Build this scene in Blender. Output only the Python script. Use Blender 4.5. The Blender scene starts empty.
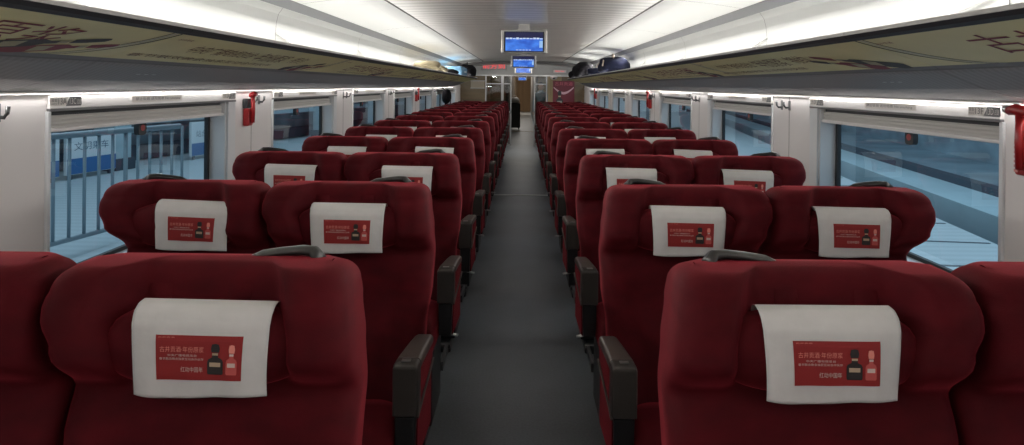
import bpy, bmesh, math, random
from mathutils import Vector, Matrix
PI = math.pi
random.seed(7)
sc = bpy.context.scene
COL = sc.collection

# ------------------------------------------------------------------ camera
CAMZ = 1.5
F_PX = 788.0
cd = bpy.data.cameras.new('camera'); cam = bpy.data.objects.new('camera', cd); COL.objects.link(cam)
cam.location = (0.014, 0.0, CAMZ)
cam.rotation_euler = (PI/2, math.radians(-0.59), 0)
cd.sensor_width = 36; cd.lens = 36*F_PX/1024
cd.shift_x = -(523-512)/1024.0
cd.shift_y = -(222.5-86)/1024.0
cd.clip_start = 0.02; cd.clip_end = 300
sc.camera = cam
# ------------------------------------------------------------------ colour, world, light
sc.view_settings.view_transform = 'Standard'
sc.view_settings.look = 'None'
sc.view_settings.gamma = 1
sc.view_settings.use_curve_mapping = False
sc.view_settings.exposure = 0.0
w = bpy.data.worlds.new('world'); sc.world = w; w.use_nodes = True
w.node_tree.nodes['Background'].inputs[0].default_value = (0.26, 0.38, 0.46, 1)
w.node_tree.nodes['Background'].inputs[1].default_value = 0.55

def area(name, loc, rot, sx, sy, power, color=(1, 1, 1)):
    l = bpy.data.lights.new(name, 'AREA'); l.shape = 'RECTANGLE'; l.size = sx; l.size_y = sy
    l.energy = power; l.color = color
    o = bpy.data.objects.new(name, l); COL.objects.link(o); o.location = loc; o.rotation_euler = rot
    o['label'] = 'lamp or added fill light in and around the carriage'; return o
COVE_W, SHELF_W, WASH_W, PLAT_W = 108, 16, 22, 430
for s in (-1, 1):
    # LED line under the grey ceiling band
    area('cove_light', (s*1.338, 7.9, CAMZ+0.420), (0, s*math.radians(28), 0), 0.014, 18.0, COVE_W, (1, 0.985, 0.96))
    # LED line on top of the luggage rack, washing the ceiling
    area('rack_light', (s*1.06, 7.9, CAMZ+0.172), (0, math.radians(180)-s*math.radians(22), 0), 0.03, 18.0, SHELF_W, (1, 0.985, 0.96))
    # slim LED line where rack and wall meet
    area('wall_light', (s*1.536, 8.2, CAMZ-0.0400), (0, s*math.radians(30), 0), 0.006, 18.6, WASH_W, (1, 0.975, 0.95))
# platform lighting outside
area('platform_light', (-4.6, 9, 3.6), (0, math.radians(-12), 0), 3.0, 34, PLAT_W, (0.72, 0.88, 1.0))
area('platform_light', (4.6, 9, 3.6), (0, math.radians(12), 0), 3.0, 34, PLAT_W*1.5, (0.72, 0.88, 1.0))
# vestibule and next carriage ceiling lights, then two added fill lights
area('vestibule_light', (0.0, 21.5, 2.0), (0, 0, 0), 1.6, 2.2, 14, (1, 0.95, 0.85))
area('vestibule_light', (0.0, 34, 2.0), (0, 0, 0), 0.6, 14, 40, (1, 0.95, 0.88))
area('corridor_end_fill', (0.0, 42.0, 2.0), (math.radians(50), 0, 0), 0.6, 0.6, 60, (1, 0.93, 0.84))  # added fill, tilted to brighten the curtain at the corridor end
area('bay_fill', (0.0, 17.8, 2.0), (math.radians(38), 0, 0), 2.4, 0.10, 20, (1, 0.97, 0.92))  # added fill tucked behind the arch to brighten the bulkhead

# ------------------------------------------------------------------ materials
MATS = {}
def mat(name, col, rough=0.6, metal=0.0, emit=None, estr=1.0, sheen=0.0, sheen_col=None, noise=None, bump=None, spec=None, coat=0):
    if name in MATS: return MATS[name]
    m = bpy.data.materials.new(name); m.use_nodes = True; nt = m.node_tree
    b = nt.nodes['Principled BSDF']
    b.inputs['Base Color'].default_value = (*col, 1); b.inputs['Roughness'].default_value = rough
    b.inputs['Metallic'].default_value = metal
    if spec is not None: b.inputs['Specular IOR Level'].default_value = spec
    if coat: b.inputs['Coat Weight'].default_value = coat; b.inputs['Coat Roughness'].default_value = 0.15
    if sheen:
        b.inputs['Sheen Weight'].default_value = sheen
        b.inputs['Sheen Roughness'].default_value = 0.35
        if sheen_col: b.inputs['Sheen Tint'].default_value = (*sheen_col, 1)
    if emit:
        b.inputs['Emission Color'].default_value = (*emit, 1); b.inputs['Emission Strength'].default_value = estr
    tc = nt.nodes.new('ShaderNodeTexCoord')
    if noise:   # (scale vec, amount)
        mp = nt.nodes.new('ShaderNodeMapping'); mp.inputs['Scale'].default_value = noise[0]
        n = nt.nodes.new('ShaderNodeTexNoise'); n.inputs['Scale'].default_value = 1; n.inputs['Detail'].default_value = 4
        nt.links.new(tc.outputs['Object'], mp.inputs[0]); nt.links.new(mp.outputs[0], n.inputs['Vector'])
        r = nt.nodes.new('ShaderNodeMapRange'); r.inputs[1].default_value = 0.3; r.inputs[2].default_value = 0.7
        r.inputs[3].default_value = 1-noise[1]; r.inputs[4].default_value = 1+noise[1]
        nt.links.new(n.outputs[0], r.inputs[0])
        mx = nt.nodes.new('ShaderNodeVectorMath'); mx.operation = 'SCALE'; mx.inputs[0].default_value = col
        nt.links.new(r.outputs[0], mx.inputs['Scale']); nt.links.new(mx.outputs[0], b.inputs['Base Color'])
    if bump:    # (scale vec, strength, distance)
        mp = nt.nodes.new('ShaderNodeMapping'); mp.inputs['Scale'].default_value = bump[0]
        n = nt.nodes.new('ShaderNodeTexNoise'); n.inputs['Scale'].default_value = 1; n.inputs['Detail'].default_value = 3
        nt.links.new(tc.outputs['Object'], mp.inputs[0]); nt.links.new(mp.outputs[0], n.inputs['Vector'])
        bp = nt.nodes.new('ShaderNodeBump'); bp.inputs['Strength'].default_value = bump[1]; bp.inputs['Distance'].default_value = bump[2]
        nt.links.new(n.outputs[0], bp.inputs['Height']); nt.links.new(bp.outputs[0], b.inputs['Normal'])
    MATS[name] = m; return m
velvet = mat('velvet_red', (0.068, 0.0018, 0.0046), 0.75, sheen=0.50, sheen_col=(0.8, 0.07, 0.10), noise=((14, 14, 22), 0.22), bump=((260, 260, 900), 0.25, 0.002), spec=0.15)
cloth = mat('white_cloth', (0.61, 0.585, 0.565), 0.9, noise=((30, 30, 30), 0.03), bump=((25, 25, 25), 0.25, 0.006))
printred = mat('print_red', (0.27, 0.012, 0.012), 0.7)
printwhite = mat('print_white', (0.60, 0.46, 0.42), 0.8)
printpink = mat('print_pink', (0.75, 0.25, 0.2), 0.8)
printblack = mat('print_black', (0.02, 0.015, 0.014), 0.6)
printglass = mat('print_clear_bottle', (0.5, 0.08, 0.07), 0.6)
stitch = mat('grey_stitch', (0.33, 0.3, 0.29), 0.9)
gun = mat('gunmetal_handle', (0.065, 0.062, 0.060), 0.28, 0.6)
taupe = mat('taupe_plastic', (0.13, 0.108, 0.095), 0.42, 0.35, coat=0.2)
frontgrey = mat('taupe_plastic_front', (0.062, 0.053, 0.047), 0.38, 0.2)
blackp = mat('black_plastic', (0.012, 0.012, 0.013), 0.45)
darkp = mat('dark_shell', (0.05, 0.048, 0.05), 0.45)
steel = mat('steel', (0.5, 0.5, 0.5), 0.3, 0.9)
wallm = mat('wall_panel', (0.70, 0.665, 0.65), 0.45, noise=((2, 2, 2), 0.03))
whitem = mat('white_trim', (0.74, 0.71, 0.69), 0.4)
jambm = mat('window_jamb', (0.68, 0.69, 0.70), 0.4)
blind = mat('blind_fabric', (0.52, 0.50, 0.47), 0.7)
ceilw = mat('ceiling_side_panel', (0.80, 0.80, 0.77), 0.5)
band = mat('ceiling_grey_band', (0.15, 0.15, 0.155), 0.5)
seamm = mat('seam_dark', (0.09, 0.085, 0.08), 0.7)
greyu = None
olive = mat('rack_advert_olive', (0.74, 0.66, 0.30), 0.45, noise=((3, 3, 3), 0.06))
adred = mat('rack_print_red', (0.22, 0.018, 0.035), 0.6)
adbrown = mat('rack_print_brown', (0.17, 0.060, 0.022), 0.6)
addark = mat('rack_print_dark', (0.035, 0.03, 0.028), 0.6)
adlabel = mat('rack_print_pale', (0.42, 0.38, 0.24), 0.6)
alum = mat('aluminium_rail', (0.45, 0.44, 0.43), 0.35, 0.6)
wood = mat('brown_laminate', (0.13, 0.088, 0.045), 0.4, noise=((1.5, 1.5, 9), 0.2))
wood2 = mat('pale_laminate', (0.30, 0.22, 0.11), 0.45, noise=((9, 9, 1.0), 0.2))
hammer = mat('hammer_red', (0.30, 0.012, 0.014), 0.35)
dark = mat('dark_rubber', (0.02, 0.021, 0.024), 0.6)
plate = mat('plate_dark', (0.16, 0.155, 0.16), 0.5)
platew = mat('plate_white', (0.74, 0.70, 0.65), 0.5)
txtg = mat('text_grey', (0.22, 0.2, 0.19), 0.6)

def floor_mat():
    m = bpy.data.materials.new('floor_vinyl'); m.use_nodes = True; nt = m.node_tree; b = nt.nodes['Principled BSDF']
    tc = nt.nodes.new('ShaderNodeTexCoord')
    n1 = nt.nodes.new('ShaderNodeTexNoise'); n1.inputs['Scale'].default_value = 90; n1.inputs['Detail'].default_value = 3
    n2 = nt.nodes.new('ShaderNodeTexNoise'); n2.inputs['Scale'].default_value = 1.6; n2.inputs['Detail'].default_value = 4
    for n in (n1, n2): nt.links.new(tc.outputs['Object'], n.inputs['Vector'])
    ad = nt.nodes.new('ShaderNodeMath'); ad.operation = 'ADD'
    nt.links.new(n1.outputs[0], ad.inputs[0]); nt.links.new(n2.outputs[0], ad.inputs[1])
    cr = nt.nodes.new('ShaderNodeValToRGB')
    cr.color_ramp.elements[0].position = 0.35; cr.color_ramp.elements[0].color = (0.088, 0.093, 0.100, 1)
    cr.color_ramp.elements[1].position = 0.75; cr.color_ramp.elements[1].color = (0.165, 0.174, 0.186, 1)
    hf = nt.nodes.new('ShaderNodeMath'); hf.operation = 'MULTIPLY'; hf.inputs[1].default_value = 0.5
    nt.links.new(ad.outputs[0], hf.inputs[0]); nt.links.new(hf.outputs[0], cr.inputs[0]); nt.links.new(cr.outputs[0], b.inputs['Base Color'])
    b.inputs['Roughness'].default_value = 0.38; b.inputs['Specular IOR Level'].default_value = 0.45
    return m
floorm = floor_mat()
def stripes_mat(name, c1, c2, axis, freq, rough=0.5, spec=0.5, soft=True, noisev=(1, 1, 1)):
    m = bpy.data.materials.new(name); m.use_nodes = True; nt = m.node_tree; b = nt.nodes['Principled BSDF']
    tc = nt.nodes.new('ShaderNodeTexCoord'); mp = nt.nodes.new('ShaderNodeMapping')
    mp.inputs['Scale'].default_value = noisev
    n = nt.nodes.new('ShaderNodeTexNoise'); n.inputs['Scale'].default_value = 1; n.inputs['Detail'].default_value = 5
    wv = nt.nodes.new('ShaderNodeTexWave'); wv.bands_direction = axis; wv.inputs['Scale'].default_value = freq
    wv.inputs['Distortion'].default_value = 0
    nt.links.new(tc.outputs['Object'], mp.inputs[0]); nt.links.new(mp.outputs[0], n.inputs['Vector'])
    nt.links.new(tc.outputs['Object'], wv.inputs['Vector'])
    mx = nt.nodes.new('ShaderNodeMath'); mx.operation = 'ADD'
    a = nt.nodes.new('ShaderNodeMath'); a.operation = 'MULTIPLY'; a.inputs[1].default_value = 0.5
    nt.links.new(wv.outputs['Fac'], a.inputs[0]); nt.links.new(a.outputs[0], mx.inputs[0])
    a2 = nt.nodes.new('ShaderNodeMath'); a2.operation = 'MULTIPLY'; a2.inputs[1].default_value = 0.5
    nt.links.new(n.outputs[0], a2.inputs[0]); nt.links.new(a2.outputs[0], mx.inputs[1])
    cr = nt.nodes.new('ShaderNodeValToRGB'); cr.color_ramp.elements[0].color = (*c1, 1); cr.color_ramp.elements[1].color = (*c2, 1)
    nt.links.new(mx.outputs[0], cr.inputs[0]); nt.links.new(cr.outputs[0], b.inputs['Base Color'])
    b.inputs['Roughness'].default_value = rough; b.inputs['Specular IOR Level'].default_value = spec
    return m
ceilc = stripes_mat('ceiling_centre_slats', (0.50, 0.465, 0.42), (0.98, 0.94, 0.87), 'Y', 1.7, 0.30, 0.6, noisev=(1.2, 14, 1))
greyu = stripes_mat('rack_underside_fluted', (0.20, 0.19, 0.19), (0.29, 0.28, 0.28), 'Y', 9.0, 0.5, 0.4, noisev=(1, 1, 1))

def glass_mat(name, tint=(0.80, 0.90, 0.95), rough=0.0):
    m = bpy.data.materials.new(name); m.use_nodes = True; nt = m.node_tree
    for n in list(nt.nodes): nt.nodes.remove(n)
    out = nt.nodes.new('ShaderNodeOutputMaterial'); mix = nt.nodes.new('ShaderNodeMixShader')
    tr = nt.nodes.new('ShaderNodeBsdfTransparent'); tr.inputs[0].default_value = (*tint, 1)
    gl = nt.nodes.new('ShaderNodeBsdfGlossy'); gl.inputs['Roughness'].default_value = rough
    gl.inputs['Color'].default_value = (0.9, 0.95, 1, 1)
    fr = nt.nodes.new('ShaderNodeFresnel'); fr.inputs[0].default_value = 1.75
    nt.links.new(fr.outputs[0], mix.inputs[0]); nt.links.new(tr.outputs[0], mix.inputs[1]); nt.links.new(gl.outputs[0], mix.inputs[2])
    nt.links.new(mix.outputs[0], out.inputs[0]); return m
glass = glass_mat('window_glass'); pglass = glass_mat('partition_glass', (0.8, 0.82, 0.8))

# ------------------------------------------------------------------ mesh helpers
class MB:
    def __init__(s): s.v = []; s.f = []; s.m = []
    def add(s, verts, faces, mi=0):
        o = len(s.v); s.v += [tuple(p) for p in verts]; s.f += [tuple(i+o for i in f) for f in faces]; s.m += [mi]*len(faces); return s
    def box(s, x0, x1, y0, y1, z0, z1, mi=0, M=None):
        v = [(x, y, z) for z in (z0, z1) for y in (y0, y1) for x in (x0, x1)]
        if M is not None: v = [M @ Vector(p) for p in v]
        return s.add(v, [(0, 2, 3, 1), (4, 5, 7, 6), (0, 1, 5, 4), (2, 6, 7, 3), (0, 4, 6, 2), (1, 3, 7, 5)], mi)
    def prism(s, prof, y0, y1, mi=0, closed=True):    # profile (x,z) extruded along y
        n = len(prof); v = [(x, y0, z) for x, z in prof]+[(x, y1, z) for x, z in prof]
        f = [(i, (i+1) % n, (i+1) % n+n, i+n) for i in range(n if closed else n-1)]
        if closed: f += [tuple(range(n-1, -1, -1)), tuple(range(n, 2*n))]
        return s.add(v, f, mi)
    def prism_x(s, prof, x0, x1, mi=0):               # profile (y,z) extruded along x
        n = len(prof); v = [(x0, y, z) for y, z in prof]+[(x1, y, z) for y, z in prof]
        f = [(i, (i+1) % n, (i+1) % n+n, i+n) for i in range(n)]
        f += [tuple(range(n-1, -1, -1)), tuple(range(n, 2*n))]
        return s.add(v, f, mi)
    def tube(s, path, r, n=10, mi=0, sx=1.0, sz=1.0):
        pts = [Vector(p) for p in path]; rings = []
        for i, p in enumerate(pts):
            d = (pts[min(i+1, len(pts)-1)]-pts[max(i-1, 0)]).normalized()
            up = Vector((0, 0, 1)) if abs(d.z) < 0.9 else Vector((0, 1, 0))
            a = d.cross(up).normalized(); b = a.cross(d).normalized()
            rr = r[i] if isinstance(r, (list, tuple)) else r
            rings.append([p+a*math.cos(t)*rr*sx+b*math.sin(t)*rr*sz for t in [2*PI*k/n for k in range(n)]])
        return s.loft(rings, mi)
    def loft(s, rings, mi=0, cap=True):
        n = len(rings[0]); v = [p for r in rings for p in r]; f = []
        for i in range(len(rings)-1):
            for k in range(n):
                a, b = i*n+k, i*n+(k+1) % n
                f.append((a, b, b+n, a+n))
        if cap: f += [tuple(range(n-1, -1, -1)), tuple(range((len(rings)-1)*n, len(rings)*n))]
        return s.add(v, f, mi)
    def grid(s, rows, mi=0):
        n = len(rows[0]); v = [p for r in rows for p in r]; f = []
        for i in range(len(rows)-1):
            for k in range(n-1):
                a = i*n+k; f.append((a, a+1, a+1+n, a+n))
        return s.add(v, f, mi)
    def lathe(s, prof, c, n=16, mi=0, axis='z'):      # (r, h)
        rings = []
        for r, h in prof:
            rings.append([(c[0]+r*math.cos(2*PI*k/n), c[1]+r*math.sin(2*PI*k/n), c[2]+h) for k in range(n)])
        return s.loft(rings, mi)
    def build(s, name, mats, parent=None, smooth=False, bevel=0.0, seg=2, sub=0, fix=True):
        me = bpy.data.meshes.new(name); me.from_pydata(s.v, [], s.f)
        if not isinstance(mats, (list, tuple)): mats = [mats]
        for m in mats: me.materials.append(m)
        for p, mi in zip(me.polygons, s.m): p.material_index = mi
        if fix:
            bm = bmesh.new(); bm.from_mesh(me); bmesh.ops.recalc_face_normals(bm, faces=bm.faces[:]); bm.to_mesh(me); bm.free()
        if smooth: me.polygons.foreach_set('use_smooth', [True]*len(me.polygons))
        me.update()
        o = bpy.data.objects.new(name, me); COL.objects.link(o)
        if parent: o.parent = parent
        if bevel:
            md = o.modifiers.new('bevel', 'BEVEL'); md.width = bevel; md.segments = seg; md.limit_method = 'ANGLE'; md.angle_limit = math.radians(35)
            me.polygons.foreach_set('use_smooth', [True]*len(me.polygons))
            wn = o.modifiers.new('wn', 'WEIGHTED_NORMAL'); wn.keep_sharp = False
        if sub:
            md = o.modifiers.new('sub', 'SUBSURF'); md.levels = sub; md.render_levels = sub
        return o
def tag(o, label=None, cat=None, group=None, kind=None):
    if label: o['label'] = label
    if cat: o['category'] = cat
    if group: o['group'] = group
    if kind: o['kind'] = kind
    return o
def thing(name, loc, label, cat, group=None, rz=0):
    o = bpy.data.objects.new(name, None); COL.objects.link(o); o.location = loc; o.rotation_euler = (0, 0, rz)
    o.empty_display_size = 0.1
    return tag(o, label, cat, group)
def copy_tree(o, parent=None):
    c = o.copy(); COL.objects.link(c)
    if parent: c.parent = parent
    for ch in list(o.children): copy_tree(ch, c)
    return c
def struct(o): o['kind'] = 'structure'; return o

_tc = {}
def text_geo(body, size=1.0, align='LEFT', extr=0.0):
    """2-D glyph faces of a word (x right, y up) as (verts, faces)"""
    key = (body, size, align)
    if key in _tc: return _tc[key]
    cu = bpy.data.curves.new('t', 'FONT'); cu.body = body; cu.size = size; cu.align_x = align; cu.resolution_u = 2
    o = bpy.data.objects.new('t', cu); COL.objects.link(o)
    dg = bpy.context.evaluated_depsgraph_get(); me = bpy.data.meshes.new_from_object(o.evaluated_get(dg))
    r = ([(v.co.x, v.co.y) for v in me.vertices], [tuple(p.vertices) for p in me.polygons])
    bpy.data.objects.remove(o); bpy.data.curves.remove(cu); bpy.data.meshes.remove(me)
    _tc[key] = r; return r
def fit_text(body, x0, x1, y0, y1):
    v, f = text_geo(body)
    if not v: return [], []
    ax, bx = min(p[0] for p in v), max(p[0] for p in v); ay, by = min(p[1] for p in v), max(p[1] for p in v)
    return [(x0+(p[0]-ax)/(bx-ax)*(x1-x0), y0+(p[1]-ay)/(by-ay)*(y1-y0)) for p in v], f
def sm(a, b, x):
    t = min(1, max(0, (x-a)/(b-a))); return t*t*(3-2*t)
def interp(tab, z):
    if z <= tab[0][0]: return tab[0][1]
    for (a, va), (b, vb) in zip(tab, tab[1:]):
        if z <= b:
            t = sm(a, b, z); return va+(vb-va)*t
    return tab[-1][1]

# ------------------------------------------------------------------ carriage shell
Y0, Y1 = -1.2, 17.1          # saloon with luggage racks
YB = 19.7                    # bulkhead
W = 1.55
Z = lambda h: CAMZ+h
m = MB(); m.box(-1.7, 1.7, Y0, 26, -0.06, 0); struct(m.build('floor', floorm))
m = MB(); m.box(-0.9, 0.9, 10.80, 10.87, 0.0, 0.004); struct(m.build('trim_1', mat('seam_strip', (.6, .6, .58), .5)))
m = MB(); m.box(-0.45, 0.45, 26, 46, -0.06, 0.0); struct(m.build('floor_2', mat('pale_floor', (0.33, 0.33, 0.32), 0.4)))
m = MB(); m.box(-0.45, 0.45, 25.9, 26.05, 0.0, 0.006); struct(m.build('trim_2', wood2))

WIN0, WLEN, WP = 2.58, 1.51, 2.32
WLEN = 1.56
WY = {-1: 2.60, 1: 2.525}
ZS, ZT = 0.80, 1.400         # opening bottom and top
def wall(side):
    s = -1 if side == 'left' else 1
    m = MB()
    a, b = sorted((s*W, s*(W+0.11)))
    m.box(a, b, Y0, YB, 0, ZS); m.box(a, b, Y0, YB, ZT, Z(0.02))
    y = Y0
    for wy in [WY[s]+WP*k for k in range(-1, 7)]:
        if wy > y: m.box(a, b, y, wy, ZS, ZT)
        y = wy+WLEN
    m.box(a, b, y, YB, ZS, ZT)
    w_ = struct(m.build('wall_'+side, wallm))
    # vertical panel seams and the bright capping strip under the rack
    m = MB()
    for k in range(-1, 8):
        yy = WIN0+WP*k-0.36
        c, d = sorted((s*(W-0.0012), s*(W+0.003)))
        m.box(c, d, yy-0.003, yy+0.003, 0.0, Z(-0.03))
    struct(m.build('trim_3' if s < 0 else 'trim_4', mat('panel_seam', (0.25, 0.23, 0.22), 0.7)))
    m = MB(); c, d = sorted((s*(W-0.012), s*(W+0.01))); m.box(c, d, Y0, YB, Z(-0.046), Z(-0.034))
    struct(m.build('trim_5' if s < 0 else 'trim_6', whitem, bevel=0.004))
    return w_
wall('left'); wall('right')

def window(s, k, idx):
    y0 = WY[s]+WP*k; y1 = y0+WLEN
    X = lambda a, b: sorted((s*a, s*b))
    root = MB()
    # reveal lining (jambs, sill)
    for (ya, yb) in ((y0-0.001, y0+0.012), (y1-0.012, y1+0.001)):
        a, b = X(W+0.002, W+0.10); root.box(a, b, ya, yb, ZS, ZT)
    a, b = X(W-0.015, W+0.10); root.box(a, b, y0-0.001, y1+0.001, ZS-0.02, ZS+0.004)
    # raised surround
    a, b = X(W-0.010, W+0.002)
    root.box(a, b, y0-0.020, y0, ZS-0.05, ZT); root.box(a, b, y1, y1+0.105, ZS-0.05, ZT); root.box(a, b, y0-0.020, y1+0.105, ZS-0.08, ZS-0.02)
    r = struct(root.build('window_%d' % idx, jambm, bevel=0.003))
    # header rail with the seat plates
    m = MB(); m.prism([(s*(W-0.015), Z(-0.092)), (s*(W-0.012), Z(-0.054)), (s*(W-0.004), Z(-0.045)), (s*(W+0.004), Z(-0.045)), (s*(W+0.004), Z(-0.092))], y0-0.012, y1+0.105)
    m.build('window_header', whitem, r, bevel=0.003)
    m = MB(); a, b = X(W-0.012, W+0.0); m.box(a, b, y0-0.012, y1+0.105, Z(-0.1005), Z(-0.0915)); m.build('header_lip', band, r)
    m = MB(); a, b = X(W+0.03, W+0.06); m.box(a, b, y0, y1, Z(-0.118), Z(-0.095)); m.build('blind_slot', dark, r)
    # roller blind with hem bar
    m = MB(); N = 6; a_ = W+0.022
    prof = [(a_, Z(-0.158))]
    for i in range(N): prof += [(a_-0.003*(i % 2), Z(-0.158+0.042*(i+1)/N))]
    prof += [(a_+0.006, Z(-0.116)), (a_+0.006, Z(-0.158))]
    m.prism([(s*x, z) for x, z in prof], y0+0.013, y1-0.013); bl = m.build('roller_blind', blind, r)
    m = MB(); a, b = X(W+0.008, W+0.034); m.box(a, b, y0+0.013, y1-0.013, Z(-0.172), Z(-0.157)); m.build('hem_bar', whitem, bl, bevel=0.004)
    # rubber gasket and pane
    m = MB(); a, b = X(W+0.082, W+0.1)
    m.box(a, b, y0+0.012, y0+0.03, ZS, ZT); m.box(a, b, y1-0.04, y1-0.012, ZS, ZT); m.box(a, b, y0+0.012, y1-0.012, ZS, ZS+0.02); m.box(a, b, y0+0.012, y1-0.012, ZT-0.05, ZT)
    m.build('gasket', dark, r)
    m = MB(); a = s*(W+0.092); m.add([(a, y0+0.012, ZS), (a, y1-0.012, ZS), (a, y1-0.012, ZT), (a, y0+0.012, ZT)], [(0, 1, 2, 3) if s < 0 else (3, 2, 1, 0)]); m.build('pane', glass, r, fix=False)
    # seat plates
    row = 13-2*k
    def wall_text(parent, body, ya, yb, za, zb, mt, off=0.0175, name='lettering'):
        v, f = fit_text(body, 0, 1, 0, 1)
        mm = MB()
        if s < 0: vs = [(s*(W-off), ya+(yb-ya)*p[0], za+(zb-za)*p[1]) for p in v]
        else: vs = [(s*(W-off), yb-(yb-ya)*p[0], za+(zb-za)*p[1]) for p in v]
        mm.add(vs, f); return mm.build(name, mt, parent, fix=False)
    def plates(ya, yb, rw):
        if rw < 1: return
        zc0, zc1 = Z(-0.084), Z(-0.052); mid = 0.47; off = 0.0158
        t = (lambda u: ya+(yb-ya)*u) if s < 0 else (lambda u: yb-(yb-ya)*u)
        m = MB(); m.add([(s*(W-off), t(0), zc0), (s*(W-off), t(mid), zc0), (s*(W-off), t(mid+0.13), zc1), (s*(W-off), t(0), zc1)], [(0, 1, 2, 3)])
        p = m.build('seat_plate', platew, r, fix=False)
        m = MB(); o2 = off+0.0005; m.add([(s*(W-o2), t(mid+0.01), zc0), (s*(W-o2), t(0.97), zc0), (s*(W-o2), t(1), zc0+0.006), (s*(W-o2), t(0.99), zc1), (s*(W-o2), t(mid+0.14), zc1)], [(0, 1, 2, 3, 4)])
        q = m.build('seat_plate', plate, r, fix=False)
        L, R_ = ('A', 'C') if s < 0 else ('F', 'D')
        def put(par, body, u0, u1, za, zb, mt):
            a, b = sorted((t(u0), t(u1))); wall_text(par, body, a, b, za, zb, mt)
        put(p, '靠窗', 0.03, 0.21, Z(-0.069), Z(-0.057), txtg); put(p, 'WINDOW', 0.03, 0.21, Z(-0.078), Z(-0.073), txtg)
        put(p, '%d%s' % (rw, L), 0.24, 0.50, Z(-0.078), Z(-0.057), txtg)
        put(q, '%d%s' % (rw, R_), 0.60, 0.80, Z(-0.078), Z(-0.057), platew); put(q, '过道', 0.83, 0.96, Z(-0.078), Z(-0.060), platew)
    plates(y0-0.02, y0+0.165, row); plates(y1-0.10, y1+0.085, row-1)
    yc0, yc1 = (y0+0.52, y0+0.98)
    m = MB(); x_ = s*(W-0.0158); m.add([(x_, yc0, Z(-0.082)), (x_, yc1, Z(-0.082)), (x_, yc1, Z(-0.055)), (x_, yc0, Z(-0.055))], [(0, 1, 2, 3)])
    st = m.build('notice_strip', platew, r, fix=False)
    if k < 2:
        wall_text(st, '禁止吸烟 请勿倚靠 No smoking', yc0+0.03, yc1-0.02, Z(-0.076), Z(-0.062), txtg, 0.0165)
    # break point marker on the pane
    ym = y0+(0.79 if s < 0 else 0.75)
    m = MB(); a, b = X(W+0.070, W+0.091); n = 14
    pr = [(ym+0.036*math.copysign(abs(math.cos(t))**0.6, math.cos(t)), Z(-0.200)+0.028*math.copysign(abs(math.sin(t))**0.6, math.sin(t))) for t in [2*PI*i/n for i in range(n)]]
    m.prism_x(pr, a, b); bp = m.build('break_point_marker', dark, r)
    m = MB(); x_ = s*(W+0.069)
    m.add([(x_, ym+0.02*math.cos(2*PI*i/12), Z(-0.196)+0.014*math.sin(2*PI*i/12)) for i in range(12)], [tuple(range(12))]); m.build('red_dot', mat('marker_red', (0.30, 0.02, 0.02), 0.5), bp, fix=False)
idx = 1
for s in (-1, 1):
    for k in range(-1, 7):
        window(s, k, idx); idx += 1

# ------------------------------------------------------------------ ceiling
def ceiling():
    m = MB()
    m.prism([(-0.85, Z(.53)), (-0.5, Z(.542)), (0, Z(.546)), (0.5, Z(.542)), (0.85, Z(.53)), (0.85, Z(.60)), (-0.85, Z(.60))], Y0, Y1)
    c = struct(m.build('ceiling', ceilc))
    for s in (-1, 1):
        m = MB()
        pr = [(.856, .529), (.97, .513), (1.10, .500), (1.20, .487), (1.302, .471), (1.31, .56), (.85, .60)]
        m.prism([(s*x, Z(h)) for x, h in pr], Y0, Y1); struct(m.build('ceiling_side_panel', ceilw, c))
        m = MB(); m.prism([(s*x, Z(h)) for x, h in [(1.300, .471), (1.330, .423), (1.342, .428), (1.320, .48)]], Y0, Y1)
        m.build('ceiling_band', band, c)
        m = MB(); m.prism([(s*x, Z(h)) for x, h in [(.846, .5285), (.858, .5265), (.858, .533), (.846, .535)]], Y0, Y1)
        m.build('ceiling_seam', seamm, c)
        # curved cove behind the light line
        cv = [(1.345, .475), (1.38, .465), (1.41, .445), (1.435, .41), (1.447, .36), (1.452, .30), (1.452, .24), (1.45, .16), (1.45, .08)]
        m = MB(); m.prism([(s*x, Z(h)) for x, h in cv+[(1.56, .08), (1.56, .55), (1.345, .55)]], Y0, Y1)
        m.build('light_cove', mat('cove_white', (0.50, 0.50, 0.48), 0.6), c)
        # section joints across the side ceiling
        for k in range(-1, 7):
            y = 4.65+2.32*(k-1) if k > 0 else 4.65+2.32*(k-1)
            if y < Y0: continue
            m = MB(); lines = [[(x, h-0.0015) for x, h in pr[:5]], [(x-0.002, h-0.0005) for x, h in cv]]
            for ln in lines:
                m.grid([[(s*x, y-0.003, Z(h)) for x, h in ln], [(s*x, y+0.003, Z(h)) for x, h in ln]])
            m.build('ceiling_joint', seamm, c, fix=False)
            m = MB(); m.tube([(s*1.445, y, Z(.30)), (s*1.440, y+0.42, Z(.235))], 0.004, 6); m.build('cove_strip', whitem, c)
    return c
ceiling()
# end arch and lower ceiling above the luggage bay
m = MB()
xs = [1.56*math.cos(PI*i/24) for i in range(25)]
def arch(x): return .545-.10*(abs(x)/1.45)**3.0
lo = [(x, Z(arch(x)-.062)) for x in xs]; hi = [(x, Z(.62)) for x in reversed(xs)]
m.prism(lo+hi, Y1, Y1+0.16); struct(m.build('trim_7', mat('arch_grey', (0.12, 0.115, 0.11), 0.4)))
m = MB(); lo = [(x, Z(arch(x)-.012)) for x in xs]; m.prism(lo+[(x, Z(.64)) for x in reversed(xs)], Y1+0.16, YB)
struct(m.build('ceiling_2', mat('bay_ceiling', (0.55, 0.53, 0.50), 0.35)))

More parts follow.
